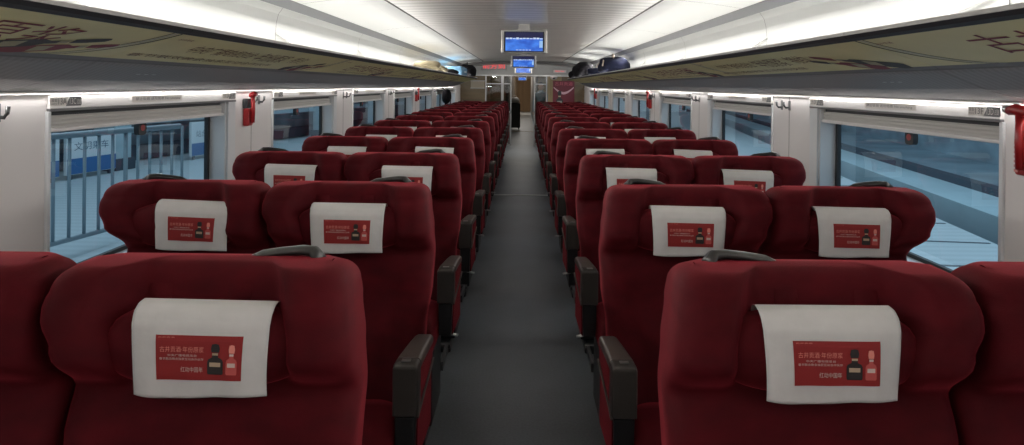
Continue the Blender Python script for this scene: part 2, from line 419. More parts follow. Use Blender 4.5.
# ------------------------------------------------------------------ luggage racks
def rack_pt(s, y, t, off=0.0):
    """surface of the slanted advert panel: t 0 inner .. 1 outer"""
    x = 1.0+0.25*t; h = .146-.076*t
    nx, nz = -.29, -.957                     # outward normal for the right side
    return (s*(x+nx*off), y, Z(h+nz*off))
def bottle2d(kind=0):
    """list of (polygon, material key) in a unit box, y up, centred x"""
    body = [(-.20, 0), (.20, 0), (.23, .04), (.23, .42), (.20, .50), (.09, .56), (.08, .70), (-.08, .70), (-.09, .56), (-.20, .50), (-.23, .42), (-.23, .04)]
    neck = [(-.085, .63), (.085, .63), (.085, .70), (-.085, .70)]
    cap = [(-.11, .72), (.11, .72), (.13, .84), (.10, .98), (0, 1.0), (-.10, .98), (-.13, .84)]
    lab = [(-.16, .26), (.16, .26), (.16, .40), (-.16, .40)]
    return body, neck, cap, lab
def rack(s, k, y0, y1):
    side = 'left' if s < 0 else 'right'
    ords = ['nearest', 'second', 'third', 'fourth', 'fifth', 'sixth', 'seventh', 'last, short']
    r = thing('luggage_rack', (s*1.25, (y0+y1)/2, Z(0)), '%s section of the %s overhead luggage rack, olive advert panel over fluted grey underside' % (ords[k+1], side), 'luggage rack', 'overhead luggage rack sections')
    O = Vector(r.location)
    def bld(m, name, mt, par=None, **kw):
        m.v = [tuple(Vector(p)-O) for p in m.v]; return m.build(name, mt, par or r, **kw)
    g = 0.0015
    m = MB(); m.prism([(s*x, Z(h)) for x, h in [(.995, .147), (1.0, .146), (1.25, .070), (1.25, .085), (1.05, .158), (.995, .160)]], y0+g, y1-g)
    pan = bld(m, 'advert_panel', olive)
    m = MB(); m.prism([(s*x, Z(h)) for x, h in [(1.25, .070), (1.28, .052), (1.40, .004), (1.548, -.035), (1.548, .10), (1.25, .10)]], y0+g, y1-g)
    un = bld(m, 'underside', greyu)
    m = MB(); m.prism([(s*x, Z(h)) for x, h in [(1.0, .156), (1.448, .105), (1.448, .115), (1.0, .164)]], y0+g, y1-g); bld(m, 'shelf', mat('shelf_grey', (0.5, 0.5, 0.49), 0.3))
    m = MB(); m.prism([(s*x, Z(h)) for x, h in [(.970, .160), (.975, .171), (1.0, .174), (1.01, .164), (1.0, .158)]], y0+g, y1-g); bld(m, 'rail', alum)
    m = MB(); m.prism([(s*x, Z(h)) for x, h in [(.982, .150), (.974, .160), (1.0, .160), (1.01, .144), (1.002, .1445)]], y0+g, y1-g); bld(m, 'dark_lip', dark)
    m = MB(); m.prism([(s*x, Z(h)) for x, h in [(1.242, .0725), (1.258, .064), (1.262, .060), (1.262, .075), (1.245, .08)]], y0+g, y1-g); bld(m, 'lower_edge', band)
    if k < 6:
        # double curved joint line
        for j, (dy, mt, wd, nm) in enumerate(((0, dark, .013, 'curved_line'), (-.028, alum, .010, 'curved_line'), (-.05, dark, .009, 'curved_line'))):
            m = MB(); r1, r2 = [], []
            for i in range(15):
                a = i/14*PI/2
                yy = y1-0.01+dy*1.0-0.30*(1-math.cos(a)) if False else y1-0.01-0.34*math.sin(a)**1.6+dy*math.cos(a)
                t = 1-math.cos(a)
                t = 0.02+0.97*(i/14)
                yy = y1-0.012-0.34*(1-math.sqrt(max(0, 1-(i/14)**2.0)))*0.9-0.03*(i/14)+dy
                r1.append(rack_pt(s, yy, t, 0.0006)); r2.append(rack_pt(s, yy+wd, t, 0.0006))
            m.grid([r1, r2]); bld(m, nm, mt, pan, fix=False)
    if k >= 6 or k > 4: return
    # printed advert. reading coordinate q runs left to right as seen from the aisle
    def P(q, t, off=0.0008):
        y = y0+q if s < 0 else y1-q
        return rack_pt(s, y, t, off)
    def words(body, q0, q1, t0, t1, mt, off=0.0009):
        v, f = fit_text(body, 0, 1, 0, 1)
        m = MB(); m.add([P(q0+(q1-q0)*p[0], t1+(t0-t1)*p[1], off) for p in v], f); bld(m, 'print_lettering', mt, pan, fix=False)
    big = (k == -1 or k % 2 == 1)
    words('古井贡酒', .06, .16, .14, .20, adred)
    if big:
        words('古井贡酒·年份原浆', .46, 1.92, .22, .72, adred)
        words('中国香 古井贡酒 年份原浆 全球美酒', .50, 1.85, .78, .88, adbrown)
    else:
        words('中央广播电视总台', .30, .92, .28, .56, adbrown); words('年份原浆', .98, 1.38, .24, .62, adbrown)
        words('春节联欢晚会独家互动合作伙伴', .05, 1.40, .72, .84, adbrown)
        words('特约', 1.46, 1.66, .24, .56, adbrown)
    # two bottles lying diagonally
    body, neck, cap, lab = bottle2d()
    def bot(qa, ta, qb, tb, wdt, cm, cc, nm):
        # axis from bottom (qa,ta) to cap (qb,tb)
        L = 0.26
        A = Vector((qa, ta*L)); B = Vector((qb, tb*L)); ax = (B-A); ln = ax.length; ax.normalize(); px = Vector((ax.y, -ax.x))
        def mp(p, off): c = A+ax*p[1]*ln+px*p[0]*wdt; return P(c.x, c.y/L, off)
        for poly, mt, off in ((body, cm, .0012), (neck, adlabel, .0014), (cap, cc, .0013), (lab, adlabel, .0015)):
            m = MB(); m.add([mp(p, off) for p in poly], [tuple(range(len(poly)))]); bld(m, nm, mt, pan, fix=False)
    if s < 0:
        bot(1.66, .93, 2.10, .42, .14, addark, addark, 'printed_bottle'); bot(1.82, .95, 2.20, .55, .13, adred, adred, 'printed_bottle')
    else:
        bot(2.20, .93, 1.72, .36, .14, addark, adred, 'printed_bottle'); bot(2.05, .95, 1.62, .50, .13, adred, addark, 'printed_bottle')
    # small grey call-light unit under the rack
    m = MB()
    q = y0+0.30 if True else 0
    def U(y, t, off):
        x = 1.28+.12*t; h = .052-.044*t; return (s*(x-.34*off), y, Z(h-.94*off))
    m.grid([[U(q, .3, .001), U(q, .95, .001)], [U(q+.36, .3, .001), U(q+.36, .95, .001)]]); cp = bld(m, 'lamp_cover', mat('lamp_cover_grey', (0.15, 0.145, 0.145), 0.4), None, fix=False)
    m = MB()
    for j in range(3):
        m.grid([[U(q+.10+.06*j, .5, .002), U(q+.10+.06*j, .75, .002)], [U(q+.13+.06*j, .5, .002), U(q+.13+.06*j, .75, .002)]])
    bld(m, 'button_row', steel, cp, fix=False)
for s in (-1, 1):
    for k in range(-1, 7):
        a = 2.36+2.32*k; b = min(a+2.32, 17.05)
        if k == -1: a = Y0+0.1 if False else a
        rack(s, k, a, b)

# ------------------------------------------------------------------ seats
TOPZ = 1.171
A_TAB = [(.45, .215), (.50, .222), (.73, .232), (.85, .248), (.95, .252), (1.03, .245), (1.10, .236), (1.171, .222)]
O_TAB = [(.45, .240), (.50, .250), (.94, .262), (.985, .264), (1.04, .278), (1.085, .299), (1.115, .300), (1.171, .282)]
A_AISLE, O_AISLE = list(A_TAB), list(O_TAB)
A_WIN = [(.45, .262), (.93, .268), (.99, .256), (1.03, .238), (1.10, .234), (1.171, .222)]
O_WIN = [(.45, .200), (.95, .212), (.985, .218), (1.04, .262), (1.085, .283), (1.115, .284), (1.171, .268)]
def set_tabs(kind):
    A_TAB[:] = A_AISLE if kind == 'aisle' else A_WIN
    O_TAB[:] = O_AISLE if kind == 'aisle' else O_WIN
def yb(z): return -.050-(TOPZ-z)*.20-max(0, .72-z)*.10
def relief(u, z):
    a, o = interp(A_TAB, z), interp(O_TAB, z)
    d = min(a-u, u+o)
    wing = 1-sm(.085, .150, d)
    zm = sm(.945, 1.03, z)*(1-.45*sm(1.10, 1.17, z))
    r = .085*wing*zm
    low = (1-sm(.05, .12, d))*(1-sm(.86, .96, z))
    r += .018*low
    r += .012*math.exp(-((z-.90)/.05)**2)            # padded roll below the head zone
    r -= .008*math.exp(-((z-.965)/.012)**2)          # crease
    return r
def yfront(u, z):
    a, o = interp(A_TAB, z), interp(O_TAB, z)
    d = min(a-u, u+o); rc = .050 if z > .97 else .038
    e = 0
    if d < rc: e = rc-math.sqrt(max(0, rc*rc-(rc-d)**2))
    return yb(z)-relief(u, z)+e
def ring(z, zt=None, k=0.0):
    """closed section at height z; k 0..1 rounding progress over the top"""
    a, o = interp(A_TAB, z), interp(O_TAB, z)
    N = 44; pts = []
    ins_u = .040*(1-math.sqrt(max(0, 1-k*k))); ins_f = .040*(1-math.sqrt(max(0, 1-k*k))); ins_b = .035*(1-math.sqrt(max(0, 1-k*k)))
    a2, o2 = a-ins_u, o-ins_u
    for i in range(N):
        t = i/(N-1); t = .5-.5*math.cos(PI*t)*(1) if False else t
        # denser near edges
        t = .5+.5*math.sin((t-.5)*PI*0.92)/math.sin(.5*PI*0.92)
        u = -o+(a+o)*t; un = -o2+(a2+o2)*t
        pts.append((un, yfront(u, z)+ins_f, zt if zt is not None else z))
    back = yb(z)+.118
    B = 14
    for i in range(B):
        t = i/(B-1); u = a-(a+o)*t; un = a2-(a2+o2)*t; d = min(a-u, u+o); rc = .03
        e = rc-math.sqrt(max(0, rc*rc-(rc-min(d, rc))**2)) if d < rc else 0
        pts.append((un, back-ins_b-e, zt if zt is not None else z))
    return pts
def backrest_mb(e):
    rings = []
    z = .44
    zs = [.44+.03*i for i in range(16)]+[.92+.0125*i for i in range(17)]
    zs = [q for q in zs if q < TOPZ-.043]
    zs = sorted(set(round(q, 4) for q in zs))
    for q in zs: rings.append(ring(q))
    R = .042
    for i in range(0, 10):
        k = math.sin(i/9*PI/2); zz = TOPZ-R+R*math.sin(i/9*PI/2); kk = 1-math.cos(i/9*PI/2)
        rings.append(ring(TOPZ-R+.3*R*(i/9), zz, math.sqrt(max(0, 1-(1-kk)**2))))
    # bring the profile over the top to a closed strip
    m = MB(); rings = [[(e*p[0], p[1], p[2]) for p in r] for r in rings]
    m.loft(rings, cap=False)
    # top cap as grid between front run and back run
    last = rings[-1]; N = 44; B = 14
    front = last[:N]; back = last[N:][::-1]
    rows = [front]
    for j in (1, 2, 3):
        t = j/4
        row = []
        for i in range(N):
            bb = back[0]; s_ = i/(N-1)*(B-1); b0 = int(min(B-2, s_)); fr = s_-b0
            bp = [back[b0][c]*(1-fr)+back[b0+1][c]*fr for c in range(3)]
            row.append((front[i][0]*(1-t)+bp[0]*t, front[i][1]*(1-t)+bp[1]*t, front[i][2]+.002*math.sin(PI*t)))
        rows.append(row)
    rows.append([tuple(back[int(min(B-2, i/(N-1)*(B-1)))][c]*(1-(i/(N-1)*(B-1)-int(min(B-2, i/(N-1)*(B-1)))))+back[int(min(B-2, i/(N-1)*(B-1)))+1][c]*((i/(N-1)*(B-1)-int(min(B-2, i/(N-1)*(B-1))))) for c in range(3)) for i in range(N)])
    m.grid(rows)
    return m
def weld(o, d=0.0008):
    bm = bmesh.new(); bm.from_mesh(o.data); bmesh.ops.remove_doubles(bm, verts=bm.verts[:], dist=d)
    bmesh.ops.recalc_face_normals(bm, faces=bm.faces[:])
    bm.to_mesh(o.data); bm.free()
    o.data.polygons.foreach_set('use_smooth', [True]*len(o.data.polygons)); o.data.update()
# head cushion
PC = (-.010, -.100, 1.040); PH = (.172, .056, .074)
def pillow_mb(e):
    m = MB(); rings = []; n1, n2 = 26, 18
    def sp(v, p): return math.copysign(abs(v)**p, v)
    for i in range(n1):
        a = -PI/2+PI*i/(n1-1)
        cu, su = sp(math.cos(a), .55), math.sin(a)
        su = sp(su, .9)
        rings.append([(e*(PC[0]+PH[0]*su), PC[1]+PH[1]*cu*sp(math.cos(t), .8), PC[2]+PH[2]*cu*sp(math.sin(t), .85)) for t in [2*PI*k/n2 for k in range(n2)]])
    m.loft(rings, cap=False); return m
# white cover over the cushion
CPROF = [(-.064, 1.092), (-.080, 1.110), (-.100, 1.1175), (-.122, 1.115), (-.142, 1.104), (-.1555, 1.086), (-.1605, 1.062), (-.1615, 1.035), (-.1610, 1.008), (-.1590, .986), (-.1570, .966)]
CL = [0]
for p, q in zip(CPROF, CPROF[1:]): CL.append(CL[-1]+math.dist(p, q))
CU0, CU1 = -.115, .116
def cloth_pt(u, v, off=0.0):
    """u 0..1 left to right as seen by the viewer, v 0 (back top) .. 1 (bottom hem)"""
    L = v*CL[-1]
    for i in range(len(CPROF)-1):
        if L <= CL[i+1]+1e-9: break
    t = (L-CL[i])/(CL[i+1]-CL[i]); y = CPROF[i][0]*(1-t)+CPROF[i+1][0]*t; z = CPROF[i][1]*(1-t)+CPROF[i+1][1]*t
    dy, dz = CPROF[i+1][0]-CPROF[i][0], CPROF[i+1][1]-CPROF[i][1]; n = math.hypot(dy, dz)
    ny, nz = dz/n, -dy/n            # outward (towards viewer / up)
    x = CU0+(CU1-CU0)*u
    wav = .0022*math.sin(u*9+1)*sm(.3, 1, v)+.0015*math.sin(u*17)*sm(.5, 1, v)
    wrap = .010*(abs(2*u-1)**4)*sm(.3, .6, v)        # sides bend back round the cushion
    wx = (u-.5)*.006*math.sin(v*5)
    return (x+wx, y+ny*off-wav+wrap, z+nz*off-.0025*math.sin(u*6)*sm(.8, 1, v)-.003*(u-.5))
def cover_mb(side_shift):
    m = MB()
    nu, nv = 40, 40
    out = [[cloth_pt(i/nu, j/nv) for i in range(nu+1)] for j in range(nv+1)]
    m.grid(out)
    return m
VP0, VP1 = .545, .865        # print extents in v
def print_pt(a, b, off):     # a 0..1 , b 0..1 (bottom to top)
    return cloth_pt(.195+.635*a, VP1+(VP0-VP1)*b, off)
def print_meshes(parent, full=True):
    def poly(name, pts, mt, off, par=parent):
        m = MB(); m.add([print_pt(p[0], p[1], off) for p in pts], [tuple(range(len(pts)))]); return m.build(name, mt, par, fix=False)
    m = MB(); m.grid([[print_pt(i/30, 1-j/16, .0016) for i in range(31)] for j in range(17)]); m.build('advert_print', printred, parent, fix=False)
    def words(body, a0, a1, b0, b1, mt, off=.0030):
        v, f = fit_text(body, 0, 1, 0, 1)
        m = MB(); m.add([print_pt(a0+(a1-a0)*p[0], b0+(b1-b0)*p[1], off) for p in v], f); m.build('print_lettering', mt, parent, fix=False)
    words('古井贡酒·年份原浆', .05, .56, .63, .76, printpink)
    words('中央广播电视总台', .14, .48, .535, .59, printwhite)
    words('春节联欢晚会独家互动合作伙伴', .045, .56, .455, .51, printwhite)
    words('古井贡酒', .03, .22, .94, .965, printpink)
    words('红动中国年', .29, .55, .19, .31, printwhite)
    body, neck, cap, lab = bottle2d()
    def bottle(cx, wd, b0, b1, cm, cc, lm, nm):
        for pl, mt, off in ((body, cm, .0030), (cap, cc, .0031), (neck, lm, .0036), (lab, lm, .0037)):
            poly(nm, [(cx+p[0]*wd, b0+(b1-b0)*p[1]) for p in pl], mt, off)
    bottle(.695, .40, .15, .84, printblack, printblack, mat('print_gold', (0.45, 0.33, 0.22), .6), 'printed_bottle')
    bottle(.885, .28, .15, .82, printglass, printpink, printwhite, 'printed_bottle')
def handle_mb(e, u0, u1, ae):
    """flat bowed grab handle behind the top edge; u0 outer end, u1 end that turns down"""
    m = MB(); z0 = TOPZ-.016; yy = .004
    path = [(u0, z0-.006), (u0+.006*ae, z0+.009), (u0+.026*ae, z0+.018), (u0+.06*ae, z0+.023), (u1-.035*ae, z0+.027), (u1-.012*ae, z0+.026), (u1, z0+.016), (u1+.002*ae, z0-.010)]
    P3 = []
    for i, (u, z) in enumerate(path):
        t = i/(len(path)-1); P3.append((e*u, yy+.035*math.sin(PI*t)*.6-.012*t, z))
    m.tube(P3, [.010, .011, .011, .011, .012, .0125, .012, .011], 10, sx=1.25, sz=.8)
    return m
def armrest(root, e, wide=True, u=0.0, red=True):
    r0 = MB(); h = .713; fw, bw = .036, .029
    yf, ybk = -.425, -.150
    def dr(y): return .020*(y-yf)/(ybk-yf)
    def rr(y, w, z0, z1, rad=.010):
        d = dr(y)
        return [(p[0]+d, p[1], p[2]) for p in [(u-w, y, z0), (u+w, y, z0), (u+w, y, z1-rad), (u+w-rad*.35, y, z1-rad*.35), (u+w-rad, y, z1), (u-w+rad, y, z1), (u-w+rad*.35, y, z1-rad*.35), (u-w, y, z1-rad)]]
    # top cap + front panel, continuous L-shaped shell
    secs = [(yf+.000, fw-.004, h-.150, h-.020), (yf+.004, fw, h-.152, h-.010), (yf+.020, fw, h-.152, h-.001), (yf+.045, fw, h-.152, h)]
    r0.loft([[(e*p[0], p[1], p[2]) for p in rr(*s_)] for s_ in secs])
    fr = r0.build('arm_front', frontgrey, root, bevel=.002)
    m = MB(); secs = [(yf+.047, fw, h-.028, h+.001), (yf+.12, fw-.003, h-.028, h+.002), (yf+.20, bw+.002, h-.028, h+.001), (ybk, bw, h-.028, h-.003)]
    m.loft([[(e*p[0], p[1], p[2]) for p in rr(*s_)] for s_ in secs]); m.build('arm_pad', taupe, root, bevel=.002)
    m = MB(); m.box(e*u-.013, e*u+.013, yf+.016, yf+.034, h-.001, h+.0025); m.build('release_button', mat('button_silver', (.45, .44, .43), .3, .8), fr, bevel=.001)
    # upholstered side
    def tap(y): t = (y-yf)/(ybk-yf); return (fw-.003)*(1-t)+(bw-.002)*t
    m = MB(); rg = []
    for y in (yf+.042, yf+.10, yf+.18, ybk):
        t = (y-yf)/(ybk-yf); w = tap(y); zb = h-.152+.075*t
        q = u+dr(y); rg.append([(e*(q-w), y, zb), (e*(q+w), y, zb), (e*(q+w), y, h-.028), (e*(q-w), y, h-.028)])
    m.loft(rg); m.build('arm_side_panel', velvet if red else frontgrey, root, bevel=.004)
    m = MB(); pts = [(e*(u+fw+.001), yf+.004, h-.154), (e*(u+dr(yf+.1)+tap(yf+.1)+.003), yf+.10, h-.127), (e*(u+dr(yf+.18)+tap(yf+.18)+.003), yf+.18, h-.105), (e*(u+.02+bw+.001), ybk, h-.078)]
    m.tube(pts, .0035, 6); m.build('arm_trim', taupe, fr)
    # lower box: black front, upholstered sides
    m = MB(); rg = []
    for y, zb in ((yf+.006, h-.290), (yf+.040, h-.30)):
        w = fw-.006; rg.append([(e*(u-w+.004), y, zb), (e*(u+w-.004), y, zb), (e*(u+w), y, h-.155), (e*(u-w), y, h-.155)])
    m.loft(rg); m.build('arm_base_front', blackp, root, bevel=.004)
    m = MB(); rg = []
    for y in (yf+.040, yf+.12, ybk):
        t = (y-yf)/(ybk-yf); w = tap(y)-.003; q = u+dr(y); rg.append([(e*(q-w), y, h-.30+.02*t), (e*(q+w), y, h-.30+.02*t), (e*(q+w), y, h-.154+.075*t), (e*(q-w), y, h-.154+.075*t)])
    m.loft(rg); m.build('arm_base_side', velvet if red else blackp, root, bevel=.004)
def make_seat(side, kind, label):
    """side L/R of the aisle; kind 'aisle' or 'window'. e=+1: aisle lies in +x"""
    e = 1 if side == 'L' else -1
    set_tabs(kind)
    root = thing('train_seat', (0, 0, 0), label, 'seat')
    b = backrest_mb(e).build('backrest', velvet, root, smooth=True, fix=False); weld(b)
    for uc in (-.115, .03):
        m = MB(); rows = []
        for z in (TOPZ-.006, TOPZ-.018, 1.145, 1.12, 1.09):
            zz = min(z, TOPZ-.0125)
            ins = .040*(1-math.sqrt(max(0, 1-((z-(TOPZ-.042))/.042)**2))) if z > TOPZ-.042 else 0
            rows.append([(e*(uc+d), yfront(uc+d, min(zz, 1.165))-.0022+ins*.9, z) for d in (-.022, -.0205, 0, .0205, .022)])
        rows = [[(p[0], p[1]+(.0025 if i in (0, 4) else 0), p[2]) for i, p in enumerate(r)] for r in rows]
        m.grid(rows); m.build('strap', velvet, b, smooth=True)
    p = pillow_mb(e).build('head_cushion', velvet, root, smooth=True, fix=False); weld(p)
    cv = cover_mb(0).build('headrest_cover', cloth, root, smooth=True, fix=False)
    cv['label'] = 'white cloth cover with a red printed advert'
    md = cv.modifiers.new('thick', 'SOLIDIFY'); md.thickness = .0016; md.offset = 1
    print_meshes(cv)
    if kind == 'aisle': h = handle_mb(e, .020, .156, 1)
    else: h = handle_mb(e, -.050, -.190, -1)
    h.build('grab_handle', gun, root, smooth=True)
    # rear shell
    m = MB(); rg = []
    for z in (.40, .60, .85, 1.00, 1.10, 1.14):
        a, o = interp(A_TAB, z)-.03, interp(O_TAB, z)-.02; y = yb(z)+.112
        if z >= 1.1: a -= .02; o -= .02
        d = .022 if z < 1.12 else .010
        rg.append([(-e*o, y, z), (e*a, y, z), (e*(a-.02), y+d, z), (-e*(o-.02), y+d, z)])
    m.loft(rg); m.build('rear_shell', darkp, root, bevel=.006)
    # seat cushion
    ua, uo = (.18, .215) if kind == 'aisle' else (.235, .20)
    m = MB(); rg = []
    for y, z0, z1, ins in ((-.63, .40, .475, .02), (-.645, .395, .50, .005), (-.62, .38, .525, 0), (-.55, .36, .535, 0), (-.40, .35, .528, 0), (-.25, .35, .522, 0), (-.16, .35, .522, 0)):
        pr = []
        for i in range(24):
            t = 2*PI*i/24; cx = math.copysign(abs(math.cos(t))**.35, math.cos(t)); sz = math.copysign(abs(math.sin(t))**.5, math.sin(t))
            uu = (ua+uo)/2-ins
            pr.append((e*((ua-uo)/2+cx*uu), y, (z0+z1)/2+sz*(z1-z0)/2+(.012*abs(cx)**6 if sz > 0 else 0)))
        rg.append(pr)
    m.loft(rg); m.build('seat_cushion', velvet, root, smooth=True)
    # pedestal, foot plate
    m = MB(); m.box(-.17, .17, -.50, -.14, .06, .36); m.box(-.15, .15, -.56, -.08, .0, .06); m.build('pedestal', blackp, root, bevel=.012)
    m = MB(); m.tube([(-.19, .12, .20), (.19, .12, .20)], .014, 8); m.box(-.18, -.165, -.14, .12, .17, .21); m.box(.165, .18, -.14, .12, .17, .21); m.build('footrest_bar', darkp, root)
    if kind == 'aisle':
        armrest(root, e, u=.214)
        m = MB(); m.tube([(e*.20, -.30, .405), (e*.225, -.325, .402), (e*.262, -.335, .398)], [.006, .008, .010], 8, sx=1.3, sz=.6); m.build('recline_lever', steel, root, smooth=True)
        m = MB(); m.box(-e*.250-.014, -e*.250+.014, -.41, -.205, .585, .655); m.build('centre_armrest', taupe, root, bevel=.014)
    else:
        m = MB(); m.box(-e*.262-.03, -e*.262+.03, -.42, -.15, .60, .66); m.box(-e*.262-.022, -e*.262+.022, -.40, -.15, .42, .60); m.build('window_armrest', taupe, root, bevel=.012)
    return root
COVX = {('L', 'aisle', 0): -.006, ('R', 'aisle', 0): .020, ('L', 'window', 1): .030, ('L', 'aisle', 1): -.016, ('R', 'aisle', 1): .020, ('R', 'window', 1): .006}
PITCH = 1.16; ROW1 = 1.49; NROW = 14
ordn = ['nearest row', 'second row', 'third row', 'fourth row', 'fifth row', 'sixth row', 'seventh row', 'eighth row', 'ninth row', 'tenth row', 'eleventh row', 'twelfth row', 'row next to last', 'last row by the bulkhead']
for side in 'LR':
    e = 1 if side == 'L' else -1
    for kind, ax in (('aisle', .525), ('window', 1.064)):
        sd = 'left' if side == 'L' else 'right'
        proto = make_seat(side, kind, 'x')
        rnd = random.Random(ord(side)+len(kind))
        for i in range(NROW):
            o = proto if i == 0 else copy_tree(proto)
            o.location = (-e*ax, ROW1+PITCH*i, 0)
            o.rotation_euler = (0, 0, 0)
            where = 'beside the aisle' if kind == 'aisle' else 'beside the windows'
            tail = ' from the camera' if 0 < i < 12 else ''
            o['label'] = 'red velvet %s seat left of the aisle, %s, %s%s' % (kind, where, ordn[i], tail) if side == 'L' else 'red velvet %s seat right of the aisle, %s, %s%s' % (kind, where, ordn[i], tail)
            o['group'] = 'red train seats'
            for ch in o.children:
                if ch.name.startswith('headrest_cover'):
                    ch.rotation_euler = (0, math.radians(rnd.uniform(-1.2, 1.2)), 0) ; a = ch.rotation_euler.y
                    # pivot about the cushion centre
                    c = Vector((0, 0, 1.04)); R_ = Matrix.Rotation(a, 3, 'Y'); ch.location = c-R_@c+Vector((COVX.get((side, kind, i), rnd.uniform(-.005, .005)), 0, rnd.uniform(-.002, .003)))
                if ch.name.startswith('headrest_cover') and i >= 5:
                    for g in list(ch.children):
                        if g.name.startswith('print_lettering'): bpy.data.objects.remove(g)

# ------------------------------------------------------------------ ceiling screens
def screen(y, label):
    r = thing('ceiling_screen', (0.02, y, Z(.54)), label, 'screen', 'blue screens hanging from the ceiling')
    def L(z): return z-Z(.54)
    m = MB(); m.box(-.205, .205, -.03, .03, L(Z(.288)), L(Z(.497))); m.build('housing', mat('screen_housing', (.50, .48, .46), .35, .3), r, bevel=.012)
    m = MB(); m.box(-.178, .178, -.034, -.028, L(Z(.300)), L(Z(.482))); bz = m.build('bezel', dark, r, bevel=.002)
    m = MB(); m.box(-.05, .05, -.02, .02, L(Z(.49)), .006); m.build('bracket', mat('screen_housing', (.50, .48, .46)), r)
    dsp = bpy.data.materials.get('display_blue')
    if not dsp:
        dsp = bpy.data.materials.new('display_blue'); dsp.use_nodes = True; nt = dsp.node_tree; b = nt.nodes['Principled BSDF']
        tc = nt.nodes.new('ShaderNodeTexCoord'); mp = nt.nodes.new('ShaderNodeMapping'); mp.inputs['Scale'].default_value = (9, 1, 16)
        n = nt.nodes.new('ShaderNodeTexNoise'); n.inputs['Scale'].default_value = 1; n.inputs['Detail'].default_value = 2
        cr = nt.nodes.new('ShaderNodeValToRGB'); cr.color_ramp.elements[0].position = .35; cr.color_ramp.elements[0].color = (.015, .09, .55, 1); cr.color_ramp.elements[1].position = .65; cr.color_ramp.elements[1].color = (.06, .25, .85, 1)
        nt.links.new(tc.outputs['Object'], mp.inputs[0]); nt.links.new(mp.outputs[0], n.inputs['Vector']); nt.links.new(n.outputs[0], cr.inputs[0])
        nt.links.new(cr.outputs[0], b.inputs['Emission Color']); b.inputs['Emission Strength'].default_value = 1.0; b.inputs['Base Color'].default_value = (.01, .01, .02, 1)
    navy = mat('display_navy', (.005, .005, .02), .3, emit=(.008, .010, .05), estr=1)
    pale = mat('display_pale', (.1, .1, .1), .3, emit=(.55, .65, .8), estr=1)
    def quad(x0, x1, z0, z1, mt, yy, name='picture'):
        m = MB(); m.add([(x0, yy, L(z0)), (x1, yy, L(z0)), (x1, yy, L(z1)), (x0, yy, L(z1))], [(0, 1, 2, 3)]); m.build(name, mt, bz, fix=False)
    quad(-.165, .165, Z(.425), Z(.475), navy, -.0346); quad(-.165, .165, Z(.310), Z(.425), dsp, -.0346)
    rr = random.Random(3)
    for i in range(11):
        x = -.16+.03*i; quad(x, x+.024, Z(.412)+.004*rr.random(), Z(.422)+.008*rr.random(), pale, -.035, 'skyline')
    for i in range(5): quad(-.07+.028*i, -.05+.028*i, Z(.316), Z(.321), pale, -.035, 'caption')
    quad(.135, .165, Z(.34), Z(.40), mat('display_mid', (.1, .1, .1), .3, emit=(.25, .45, .75), estr=1), -.035, 'skyline')
    return r
screen(7.0, 'ceiling screen with blue picture, largest and nearest')
screen(12.7, 'ceiling screen with blue picture, just below the nearest one')
screen(18.4, 'smallish ceiling screen in front of the bulkhead header')

# ------------------------------------------------------------------ bulkhead, vestibule, next carriage
m = MB(); m.box(-1.6, 1.6, Y0-.08, Y0, 0, 2.2); struct(m.build('wall_back', wallm))  # unseen end wall behind the camera, closes the shell against light leaks
m = MB(); m.box(-1.56, 1.56, YB, YB+.10, Z(.27), Z(.66)); hd = struct(m.build('wall_front', mat('header_grey', (.42, .41, .39), .35)))
m = MB()
m.box(-1.56, -.93, YB, YB+.06, 0, Z(.27)); m.box(.98, 1.56, YB, YB+.06, 0, Z(.27))
m.build('side_panel', wood, hd)
m = MB(); m.box(-1.56, 1.56, YB-.02, YB+.02, Z(.245), Z(.275)); m.build('header_rail', alum, hd)
# left part: brown cabinet wall with glass screens towards the aisle
def glass_screen(x0, x1, z0, label):
    r = thing('glass_partition', ((x0+x1)/2, YB+.02, 0), label, 'partition'); hw = (x1-x0)/2
    m = MB(); m.box(-hw, -hw+.03, -.02, .02, .02, Z(.245)); m.box(hw-.03, hw, -.02, .02, .02, Z(.245)); m.box(-hw, hw, -.02, .02, z0-.02, z0+.02)
    m.box(-hw, hw, -.02, .02, .0, .04); m.box(-hw, hw, -.02, .02, Z(.05)-.012, Z(.05)+.012)
    m.build('metal_frame', alum, r)
    m = MB(); m.box(-hw+.02, hw-.02, -.006, .006, z0, Z(.245)); m.build('pane', pglass, r)
    m = MB(); m.box(-hw+.02, hw-.02, -.012, .012, .04, z0); m.build('lower_panel', mat('partition_lower', (.12, .10, .09), .4), r)
    return r
glass_screen(-.93, -.50, .85, 'glass partition with metal frame beside brown wall, left of the doorway')
glass_screen(-.50, -.27, .85, 'narrow glass partition at the left edge of the doorway')
glass_screen(.29, .62, .85, 'framed glass partition at the right edge of the doorway')
m = MB(); m.box(.64, .70, YB-.01, YB+.05, 0, Z(.245)); struct(m.build('trim_8', wood2))
m = MB(); m.box(.72, .98, YB, YB+.05, 0, Z(.27)); struct(m.build('trim_9', wood2))
